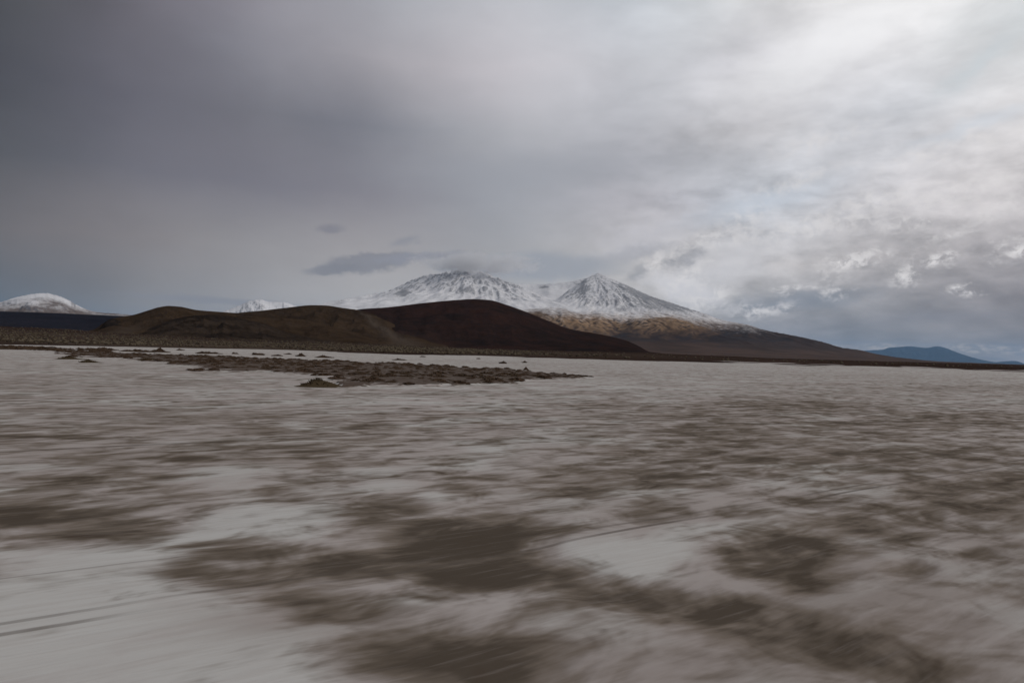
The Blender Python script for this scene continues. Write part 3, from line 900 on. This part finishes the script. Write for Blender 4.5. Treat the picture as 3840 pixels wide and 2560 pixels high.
    rock = rock + .12 * sstep(2050, 2200, px) + 0.60 * sstep(150, 900, cRx(X, Y, cR, px)) * sstep(0.0, 1.0, np.cos(pR)) * sstep(3600, 1500, rR)
    rock = rock * sstep(520, 800, Z + 80 * nz) - 0.25 * sstep(500, 100, rM(zM, zR, zL))
    # bare crags
    for (cx, cy, w, h, s) in [(1508, 1098, 22, 14, 1.0), (1735, 1095, 10, 12, .5), (2190, 1070, 26, 60, .25), (2330, 1160, 26, 10, .6), (2040, 1076, 22, 6, .8)]:
        a, t = az_el(cx, cy)
        rock = rock + s * np.exp(-((A - a) / (w / FOC)) ** 2 - (((Z - EYE) / R - t) / (h / FOC)) ** 2)
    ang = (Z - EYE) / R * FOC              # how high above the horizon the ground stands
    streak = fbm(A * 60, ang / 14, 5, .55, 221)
    gold = sstep(55, 125, ang + 22 * nz + 18 * nb) * sstep(190, 135, ang + 34 * nb + 20 * streak) * sstep(1930, 2120, px) * sstep(2900, 2500, px - 40 * nz) * np.clip(.78 + .6 * streak + np.clip(-lap / 14, -.2, .2), 0, 1)  # sun through a cloud gap, painted as a golden grass tone
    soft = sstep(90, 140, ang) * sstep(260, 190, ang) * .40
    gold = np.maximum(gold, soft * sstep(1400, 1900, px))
    cloud_shade = sstep(96, 62, ang + 46 * nb + 34 * streak + 14 * np.sin((px - 2000) / 75)) * sstep(40, 62, ang + 8 * nz) * sstep(1950, 2080, px)  # cloud shadow painted into the ground colour, extended into hollows below
    cloud_shade = np.maximum(cloud_shade, .8 * sstep(.10, .35, .7 * streak + .3 * nz + np.clip(lap / 8, -.4, .4)) * sstep(160, 120, ang) * sstep(60, 80, ang))
    cloud_shade = np.maximum(cloud_shade, .55 * sstep(2600, 2800, px) * sstep(120, 95, ang + 20 * nb) * sstep(22, 40, ang))
    gully = np.where(zR > zL, g2R, g2L) + .5
    ob = grid_mesh('volcano', X, Y, Z, M_SNOW, {'snow': snow, 'rock': np.clip(rock, -.3, 1.2), 'gold': np.clip(gold, 0, 1), 'cloud_shade': np.clip(cloud_shade, 0, 1), 'gully': gully})
    tag(ob, 'snow covered twin peaked volcano with golden brown lower slopes', 'mountain', kind='structure')


def plain_base(X, Y):
    az = np.arctan2(X, Y)
    t = np.interp(az, RISE_AZ, RISE_T, left=.002, right=.001) + 0.0004
    return np.clip(EYE + t * 950, 0, 20)


def cRx(X, Y, c, px):
    return (px - 2244) * 5.0


def rM(zM, zR, zL):
    return np.abs(np.maximum(zR, zL) - zM) + 300 * (zM < 300)


volcano()


# ------------------------------------------------------------------ lesser snowy domes and the far blue range
def snowy_dome(label, pts, dist, front, back, seed, line, mat, rocks):
    a0, a1 = float(az_el(*pts[0])[0]), float(az_el(*pts[-1])[0])
    cols, rows = 300, 110
    az = np.linspace(a0, a1, cols)
    T = profile(pts, az)
    t = np.concatenate([np.linspace(-1, 0, 80), np.linspace(0, 1, 31)[1:]])
    A, Tt = np.meshgrid(az, t)
    R = dist + np.where(Tt < 0, Tt * front, Tt * back)
    X, Y = R * np.sin(A), R * np.cos(A)
    T = T * (1 + .022 * fbm(az * 220, az * 0, 5, .6, seed + 9))
    crest = np.maximum(T * dist, 3)
    shape = np.where(Tt < 0, (1 - np.abs(Tt) ** 1.5) ** 1.3, np.cos(np.clip(Tt, 0, 1) * math.pi / 2))
    nz = fbm(X / 600, Y / 600, 6, .55, seed)
    g = ridged(A * dist / 420 + .5 * nz, R / 1600, 5, .55, seed + 5) - .5
    env = 4 * shape * (1 - shape) + .06
    Z = crest[None, :] * (shape + env * (.07 * nz + .16 * g))
    e = np.max((Z - EYE) / R, 0)
    k = np.clip(T / np.maximum(e, 1e-4), .5, 1.6)
    Z = Z * (1 + (k - 1)[None, :] * sstep(.2, .8, shape)) - 4
    slope = np.hypot(np.gradient(Z, axis=0) / np.gradient(R, axis=0), np.gradient(Z, axis=1) / (np.gradient(A, axis=1) * R))
    top = Z.max()
    snow = sstep(line - .35, line + .30, Z / top + .22 * nz + .15 * g)
    rock = .20 + rocks * (sstep(.4, .9, slope) * .4 + .35 * g + .35 * nz) * sstep(.35, .6, Z / top)
    one = np.ones_like(Z)
    ob = grid_mesh('mountain', X, Y, Z, mat, {'snow': snow, 'rock': rock, 'gold': .55 * sstep(.1, .6, Z / top), 'cloud_shade': 0 * one, 'gully': g + .5})
    tag(ob, label, 'mountain', kind='structure')


M_DOME = mat_snow('dome_snow_and_soil', grass=(0.20, 0.15, 0.125))
snowy_dome('rounded snow dusted mountain at the far left of the plain',
           [(-420, 1190), (-250, 1172), (-120, 1152), (0, 1132), (42, 1119), (85, 1108), (123, 1101), (170, 1098), (213, 1106), (255, 1123), (298, 1147), (340, 1164), (383, 1171), (442, 1175), (506, 1181), (620, 1192), (760, 1215)],
           11000, 2600, 2500, 301, .70, M_DOME, 1.5)
snowy_dome('small white snow capped mountain peeking over the brown hills left of the volcano',
           [(700, 1212), (780, 1190), (840, 1166), (900, 1144), (942, 1126), (976, 1122), (1010, 1130), (1061, 1132), (1108, 1146), (1170, 1168), (1260, 1195), (1380, 1225)],
           15500, 3000, 3000, 317, .30, M_DOME, .9)

hill('mountain', 'distant blue mountain range low on the horizon at the right',
     [(3000, 1345), (3150, 1328), (3248, 1314), (3306, 1311), (3335, 1303), (3379, 1300), (3412, 1298), (3475, 1304), (3514, 1298), (3553, 1307), (3597, 1324), (3645, 1339), (3694, 1351), (3732, 1357), (3757, 1355), (3805, 1353), (3850, 1364), (3950, 1370), (4150, 1377)],
     108000, 9000, 9000, mat_far(), base=0, rough=.16, seed=47, cols=420, rows=90, cat='mountain')

# ------------------------------------------------------------------ plants
def mat_plant(name, a, b, tip):
    m, g = material(name)
    oi = g.n('ShaderNodeObjectInfo').outputs['Random']
    at = g.n('ShaderNodeAttribute', attribute_name='shade').outputs['Fac']
    pos = g.n('ShaderNodeNewGeometry').outputs['Position']
    n = g.noise(pos, 0.9, 3, .6)
    c = g.mix(g.m('ADD', g.m('MULTIPLY', oi, .5), g.m('MULTIPLY', n, .5)), a, b)
    c = g.mix(at, c, tip)
    finish(g, c, 1.0, spec=0.0)
    return m


M_TUSSOCK = mat_plant('dry_tussock', (0.036, 0.024, 0.0165), (0.075, 0.048, 0.032), (0.115, 0.088, 0.060))
M_BUSH = mat_plant('straw_bush', (0.026, 0.019, 0.014), (0.050, 0.037, 0.026), (0.150, 0.122, 0.085))


def tussock_geo(seed, rad=0.5, hgt=0.34, nb=34, seg=9):
    """low cushion of dead grass: a lumpy dome bristling with blades"""
    rg = np.random.default_rng(seed)
    co, fa, sh = [], [], []
    rings = [(1.0, -0.06), (0.86, 0.34), (0.55, 0.74), (0.2, 0.96)]
    for (rr, zz) in rings:
        for s in range(seg):
            a = 2 * math.pi * s / seg
            q = 1 + .22 * rg.standard_normal() * (rr > .3)
            co.append((rad * rr * q * math.cos(a), rad * rr * q * math.sin(a), hgt * zz * (1 + .16 * rg.standard_normal())))
            sh.append(0.0)
    co.append((0, 0, hgt * 1.02))
    sh.append(.1)
    for k in range(len(rings) - 1):
        for s in range(seg):
            i, j = k * seg + s, k * seg + (s + 1) % seg
            fa += [(i, j, j + seg), (i, j + seg, i + seg)]
    k = (len(rings) - 1) * seg
    fa += [(k + s, k + (s + 1) % seg, len(co) - 1) for s in range(seg)]
    for _ in range(nb):
        a = rg.uniform(0, 2 * math.pi)
        q = rg.uniform(.0, .85) ** .7
        x, y, z = rad * q * math.cos(a), rad * q * math.sin(a), hgt * (1 - q * q) * .85
        L = rg.uniform(.14, .30) * (hgt / .34)
        lean = .35 + .8 * q
        tx, ty, tz = x + L * lean * math.cos(a) + .05 * rg.standard_normal(), y + L * lean * math.sin(a) + .05 * rg.standard_normal(), z + L * .8
        w = rg.uniform(.03, .06)
        i = len(co)
        co += [(x - w * math.sin(a), y + w * math.cos(a), z), (x + w * math.sin(a), y - w * math.cos(a), z), (tx, ty, tz)]
        sh += [.1, .1, .9]
        fa.append((i, i + 1, i + 2))
    return np.array(co), np.array(fa), np.array(sh)


def joined(name, geos, xs, ys, zs, sc, mat, rot):
    cos, fas, shs, off = [], [], [], 0
    for i in range(len(xs)):
        c, f, s = geos[i % len(geos)]
        a = rot[i]
        x = (c[:, 0] * math.cos(a) - c[:, 1] * math.sin(a)) * sc[i] + xs[i]
        y = (c[:, 0] * math.sin(a) + c[:, 1] * math.cos(a)) * sc[i] + ys[i]
        cos.append(np.stack([x, y, c[:, 2] * sc[i] + zs[i]], -1))
        fas.append(f + off)
        shs.append(s)
        off += len(c)
    return raw_mesh(name, np.concatenate(cos), np.concatenate(fas), mat, {'shade': np.concatenate(shs)}, smooth=False)


def build_tussocks():
    # scatter over the brown banks
    pts = []
    lo = np.minimum(ISLAND.min(0), STRIP.min(0)) - 4
    hi = np.maximum(ISLAND.max(0), STRIP.max(0)) + 4
    n = 60000
    x = rng.uniform(lo[0], hi[0], n)
    y = rng.uniform(lo[1], hi[1], n)
    d = scrub_density(x, y)
    clump = fbm(x * .35, y * .2, 3, .6, 401)
    keep = rng.uniform(0, 1, n) < d * np.clip(.42 + 1.9 * clump, .01, 1)
    x, y = x[keep], y[keep]
    # thin out neighbours on a coarse hash
    cell = np.round(np.stack([x / .7, y / .9], -1)).astype(int)
    _, i = np.unique(cell, axis=0, return_index=True)
    x, y = x[i], y[i]
    r = np.hypot(x, y)
    o = np.argsort(r)
    x, y, r = x[o], y[o], r[o]
    x, y, r = x[:7000], y[:7000], r[:7000]
    z = salt_height(x, y) + 0.06
    sc = .34 + .62 * rng.uniform(0, 1, len(x)) ** 2.2
    rot = rng.uniform(0, 6.28, len(x))
    protos = []
    for k in range(6):
        c, f, s = tussock_geo(500 + k, .50 + .07 * (k % 3), .14 + .05 * (k % 2), nb=40)
        me_ob = raw_mesh('tussock', c, f, M_TUSSOCK, {'shade': s}, smooth=False)
        protos.append(me_ob)
    N = 300
    for i in range(N):
        ob = protos[i] if i < 6 else protos[i % 6].copy()
        if i >= 6:
            COL.objects.link(ob)
        ob.location = (x[i], y[i], z[i])
        ob.rotation_euler = (0, 0, rot[i])
        ob.scale = (sc[i],) * 3
        tag(ob, 'low brown grass tussock among many on the brown bank in the salt', 'grass tussock', 'grass tussocks on the brown bank')
    geos = [tussock_geo(540 + k, .50 + .07 * (k % 3), .14 + .05 * (k % 2), nb=16, seg=7) for k in range(6)]
    ob = joined('tussocks', geos, x[N:], y[N:], z[N:], sc[N:], M_TUSSOCK, rot[N:])
    tag(ob, 'mass of brown grass tussocks covering the rest of the bank', 'grass tussocks', kind='stuff')


build_tussocks()

ORD = ['first', 'second', 'third', 'fourth', 'fifth', 'sixth', 'seventh', 'eighth', 'ninth', 'tenth', 'eleventh', 'twelfth', 'thirteenth', 'fourteenth', 'fifteenth', 'sixteenth', 'seventeenth', 'eighteenth', 'nineteenth', 'twentieth']


def lump_geo(seed, w, h, seg=14, nb=40):
    """elongated dark cushion with an uneven top; w, h are half width and height in metres"""
    rg = np.random.default_rng(seed)
    c, f, s = tussock_geo(seed, 1.0, 1.0, nb=nb, seg=seg)
    lump = 1 + .25 * np.sin(c[:, 0] * 4 + seed) * (c[:, 2] > .1)
    c = c * np.array([w, w * .6, h])
    c[:, 2] *= lump
    return c, f, s


def build_tufts():
    # lone tufts standing on open salt behind the bank: photo x, base y, half width, height
    lone = [(760, 1326, 22, 6), (880, 1327, 12, 5), (967, 1331, 24, 7), (1036, 1334, 20, 5), (1128, 1336, 20, 8), (1215, 1340, 34, 6), (1080, 1329, 14, 4), (1498, 1349, 27, 5),
            (1586, 1339, 11, 4), (1794, 1346, 8, 4), (1886, 1363, 17, 7), (1966, 1360, 11, 5), (1973, 1387, 8, 5)]
    lone.sort()
    for i, (px, py, hw, hh) in enumerate(lone):
        gx, gy = on_ground(px, py)
        D = math.hypot(gx, gy)
        c, f, s = lump_geo(700 + i, max(.35, hw / FOC * D), max(.25, hh / FOC * D * 1.1))
        ob = raw_mesh('salt_tuft', c, f, M_TUSSOCK, {'shade': s * .5}, smooth=False)
        ob.location = (gx, gy, float(salt_height(np.array([gx]), np.array([gy]))[0]) - .02)
        ob.rotation_euler = (0, 0, -math.atan2(gx, gy))
        where = 'leftmost in the row' if i == 0 else ('rightmost in the row' if i == len(lone) - 1 else ORD[i] + ' from the left in the row')
        tag(ob, f'dark tuft on open salt behind the bank, {where}', 'grass tuft', 'lone tufts on the salt behind the bank')
    # tufts crowding at the left end, between the bank and the shore
    left = [(16, 1306, 24, 7), (62, 1311, 40, 8), (108, 1310, 40, 7), (162, 1313, 34, 7), (212, 1312, 16, 6), (300, 1309, 10, 5), (338, 1311, 16, 6), (362, 1314, 38, 8), (388, 1311, 22, 6), (385, 1319, 36, 7), (415, 1313, 22, 5),
            (484, 1318, 28, 5), (514, 1316, 18, 6), (536, 1320, 30, 6), (570, 1320, 10, 5), (597, 1317, 18, 9), (604, 1321, 28, 5), (676, 1313, 14, 4), (790, 1326, 30, 6)]
    left.sort()
    for i, (px, py, hw, hh) in enumerate(left):
        gx, gy = on_ground(px, py)
        D = math.hypot(gx, gy)
        c, f, s = lump_geo(740 + i, max(.4, hw / FOC * D), max(.3, hh / FOC * D * 1.1))
        ob = raw_mesh('salt_tuft', c, f, M_TUSSOCK, {'shade': s * .6}, smooth=False)
        ob.location = (gx, gy, float(salt_height(np.array([gx]), np.array([gy]))[0]) - .02)
        ob.rotation_euler = (0, 0, -math.atan2(gx, gy))
        where = 'leftmost of them' if i == 0 else ORD[i] + ' from the left'
        tag(ob, f'brown tuft in the crowd left of the bank, {where}', 'grass tuft', 'tufts crowding the salt at the left')
    # low mounds in front of the bank
    for k, (px, py, hw, hh, lab) in enumerate([
            (1190, 1452, 82, 26, 'largest olive brown mound alone on the salt before the bank'),
            (331, 1358, 34, 8, 'small olive brown mound on salt below the left end of the bank'),
            (560, 1350, 50, 7, 'low spreading brown mound at the left foot of the bank'),
            (255, 1345, 40, 8, 'flat dark mound at the left tip of the bank')]):
        gx, gy = on_ground(px, py)
        D = math.hypot(gx, gy)
        w, h = hw / FOC * D, hh / FOC * D
        seg, rings = 26, 10
        co, fa, sh = [], [], []
        for j in range(rings):
            q = 1 - j / (rings - 1)
            for s_ in range(seg):
                a = 2 * math.pi * s_ / seg
                x, y = q * math.cos(a), q * math.sin(a)
                e = float(fbm(np.array([x * 2 + k * 7]), np.array([y * 2]), 3, .6, 810)[0])
                zz = math.exp(-(q / .42) ** 2) * .85 + .22 * (1 - q) + .16 * e * (1 - q * q)
                skew = 1 + .45 * (math.cos(a) > 0) * math.cos(a)
                co.append((w * 1.35 * x * skew, w * .8 * y, h * zz - .03))
                sh.append(.15 + .2 * e)
        for j in range(rings - 1):
            for s_ in range(seg):
                i, m = j * seg + s_, j * seg + (s_ + 1) % seg
                fa += [(i, m, m + seg), (i, m + seg, i + seg)]
        rg = np.random.default_rng(830 + k)
        for _ in range(150):
            a, q = rg.uniform(0, 6.28), rg.uniform(0, .55)
            x, y = w * 1.35 * q * math.cos(a), w * .8 * q * math.sin(a)
            z = h * (math.exp(-(q / .42) ** 2) * .85 + .22 * (1 - q)) - .03
            L, wd = rg.uniform(.06, .15), rg.uniform(.015, .03)
            i = len(co)
            co += [(x - wd, y, z), (x + wd, y, z), (x + .08 * rg.standard_normal(), y + .08 * rg.standard_normal(), z + L)]
            sh += [.0, .0, .7]
            fa.append((i, i + 1, i + 2))
        ob = raw_mesh('grassy_mound', np.array(co), np.array(fa), M_MOUND, {'shade': np.clip(sh, 0, 1)}, smooth=False)
        ob.location = (gx, gy, float(salt_height(np.array([gx]), np.array([gy]))[0]))
        ob.rotation_euler = (0, 0, -math.atan2(gx, gy))
        tag(ob, lab, 'mound')


M_MOUND = mat_plant('mound_soil', (0.042, 0.030, 0.017), (0.058, 0.042, 0.025), (0.085, 0.064, 0.040))
build_tufts()


def build_bushes():
    """thousands of straw bushes dotting the plain, past counting"""
    n = 42000
    az = rng.uniform(-.78, .78, n)
    u = rng.uniform(0, 1, n)
    r = 232 * (960 / 232) ** (u ** .9)
    x, y = r * np.sin(az), r * np.cos(az)
    d = .35 + .9 * fbm(x * .012, y * .02, 4, .55, 901)
    d = d * (0.05 + .95 * sstep(.16, -.12, az)) * sstep(shore_r(az) + 8, shore_r(az) + 60, r)
    keep = rng.uniform(0, 1, n) < d
    x, y, r = x[keep], y[keep], r[keep]
    z = plain_height(x, y)
    ok = z > .25
    x, y, z, r = x[ok], y[ok], z[ok], r[ok]
    geos = []
    for k in range(6):
        rg = np.random.default_rng(920 + k)
        co = [(math.cos(a) * .5 * rg.uniform(.8, 1.2), math.sin(a) * .5 * rg.uniform(.8, 1.2), -.1) for a in np.linspace(0, 6.28, 6)[:-1]]
        co += [(math.cos(a) * .55 * rg.uniform(.7, 1.2), math.sin(a) * .55 * rg.uniform(.7, 1.2), .3 * rg.uniform(.8, 1.3)) for a in np.linspace(.6, 6.88, 6)[:-1]]
        co += [(0, 0, .62)]
        fa = []
        for s in range(5):
            t = (s + 1) % 5
            fa += [(s, t, 5 + s), (t, 5 + t, 5 + s), (5 + s, 5 + t, 10)]
        pale = .75 if k % 3 else .05
        geos.append((np.array(co), np.array(fa), np.array([0.0] * 5 + [pale * .6] * 5 + [pale])))
    sc = rng.uniform(.55, 1.35, len(x))
    ob = joined('shrubs', geos, x, y, z, sc, M_BUSH, rng.uniform(0, 6.28, len(x)))
    tag(ob, 'straw coloured shrubs dotting the plain beyond the salt', 'shrubs', kind='stuff')


build_bushes()

# ------------------------------------------------------------------ air
HAZE = True
if HAZE:
    m, g = material('thin_haze')
    v = g.n('ShaderNodeVolumePrincipled', {'Color': (0.36, 0.64, 1.0, 1.0), 'Density': 6.5e-6, 'Anisotropy': 0.0})
    g.n('ShaderNodeOutputMaterial', {'Volume': v})
    x0, y0, z0, z1 = 125000, 125000, -12.0, 3300.0
    co = np.array([(-x0, -y0, z0), (x0, -y0, z0), (x0, y0, z0), (-x0, y0, z0), (-x0, -y0, z1), (x0, -y0, z1), (x0, y0, z1), (-x0, y0, z1)], float)
    q = np.array([(0, 3, 2, 1), (4, 5, 6, 7), (0, 1, 5, 4), (1, 2, 6, 5), (2, 3, 7, 6), (3, 0, 4, 7)])
    ob = raw_mesh('haze', co, q, m, smooth=False)
    tag(ob, 'thin blue-grey air over the whole plain', 'haze', kind='stuff')


# ------------------------------------------------------------------ cloud cap on the left summit
def cloud(label, px, py, dist, half, dens, seed):
    m, g = material('cloud_vapour')
    oc = g.n('ShaderNodeTexCoord').outputs['Object']
    r = g.n('ShaderNodeVectorMath', {0: oc}, operation='LENGTH').outputs['Value']
    pos = g.n('ShaderNodeVectorMath', {0: g.n('ShaderNodeNewGeometry').outputs['Position'], 1: (1, 1, 1.6)}, operation='MULTIPLY').outputs[0]
    n = g.noise(pos, 0.0028, 5, 0.6, 0.4)
    d = g.m('SUBTRACT', g.m('MULTIPLY_ADD', g.m('SUBTRACT', n, 0.5), 2.0, 0.85), r)
    d = g.ramp(d, 0.0, 0.7, 0.0, dens)
    v = g.n('ShaderNodeVolumePrincipled', {'Color': (0.90, 0.905, 0.92, 1.0), 'Density': d, 'Anisotropy': 0.0})
    g.n('ShaderNodeOutputMaterial', {'Volume': v})
    m.cycles.volume_sampling = 'DISTANCE'
    a, t = az_el(px, py)
    nr, nc = 14, 28
    th = np.linspace(0.02, math.pi - .02, nr)
    ph = np.linspace(0, 2 * math.pi, nc, endpoint=False)
    P, T = np.meshgrid(ph, th)
    ob = grid_mesh('cloud', np.sin(T) * np.cos(P), np.sin(T) * np.sin(P), np.cos(T), m, wrap=True)
    bm_caps(ob, nr, nc)
    ob.location = (dist * math.sin(a), dist * math.cos(a), float(t) * dist + EYE)
    ob.scale = half
    ob.rotation_euler = (0, 0, -float(a))
    tag(ob, label, 'cloud', kind='stuff')


def bm_caps(ob, nr, nc):
    import bmesh
    b = bmesh.new()
    b.from_mesh(ob.data)
    b.verts.ensure_lookup_table()
    b.faces.new([b.verts[i] for i in range(nc)])
    b.faces.new([b.verts[(nr - 1) * nc + i] for i in reversed(range(nc))])
    bmesh.ops.recalc_face_normals(b, faces=b.faces)
    b.to_mesh(ob.data)
    b.free()


cloud('thin grey cloud cap veiling the left summit of the volcano', 1790, 988, 11900, (1350, 700, 240), 0.0060, 1)
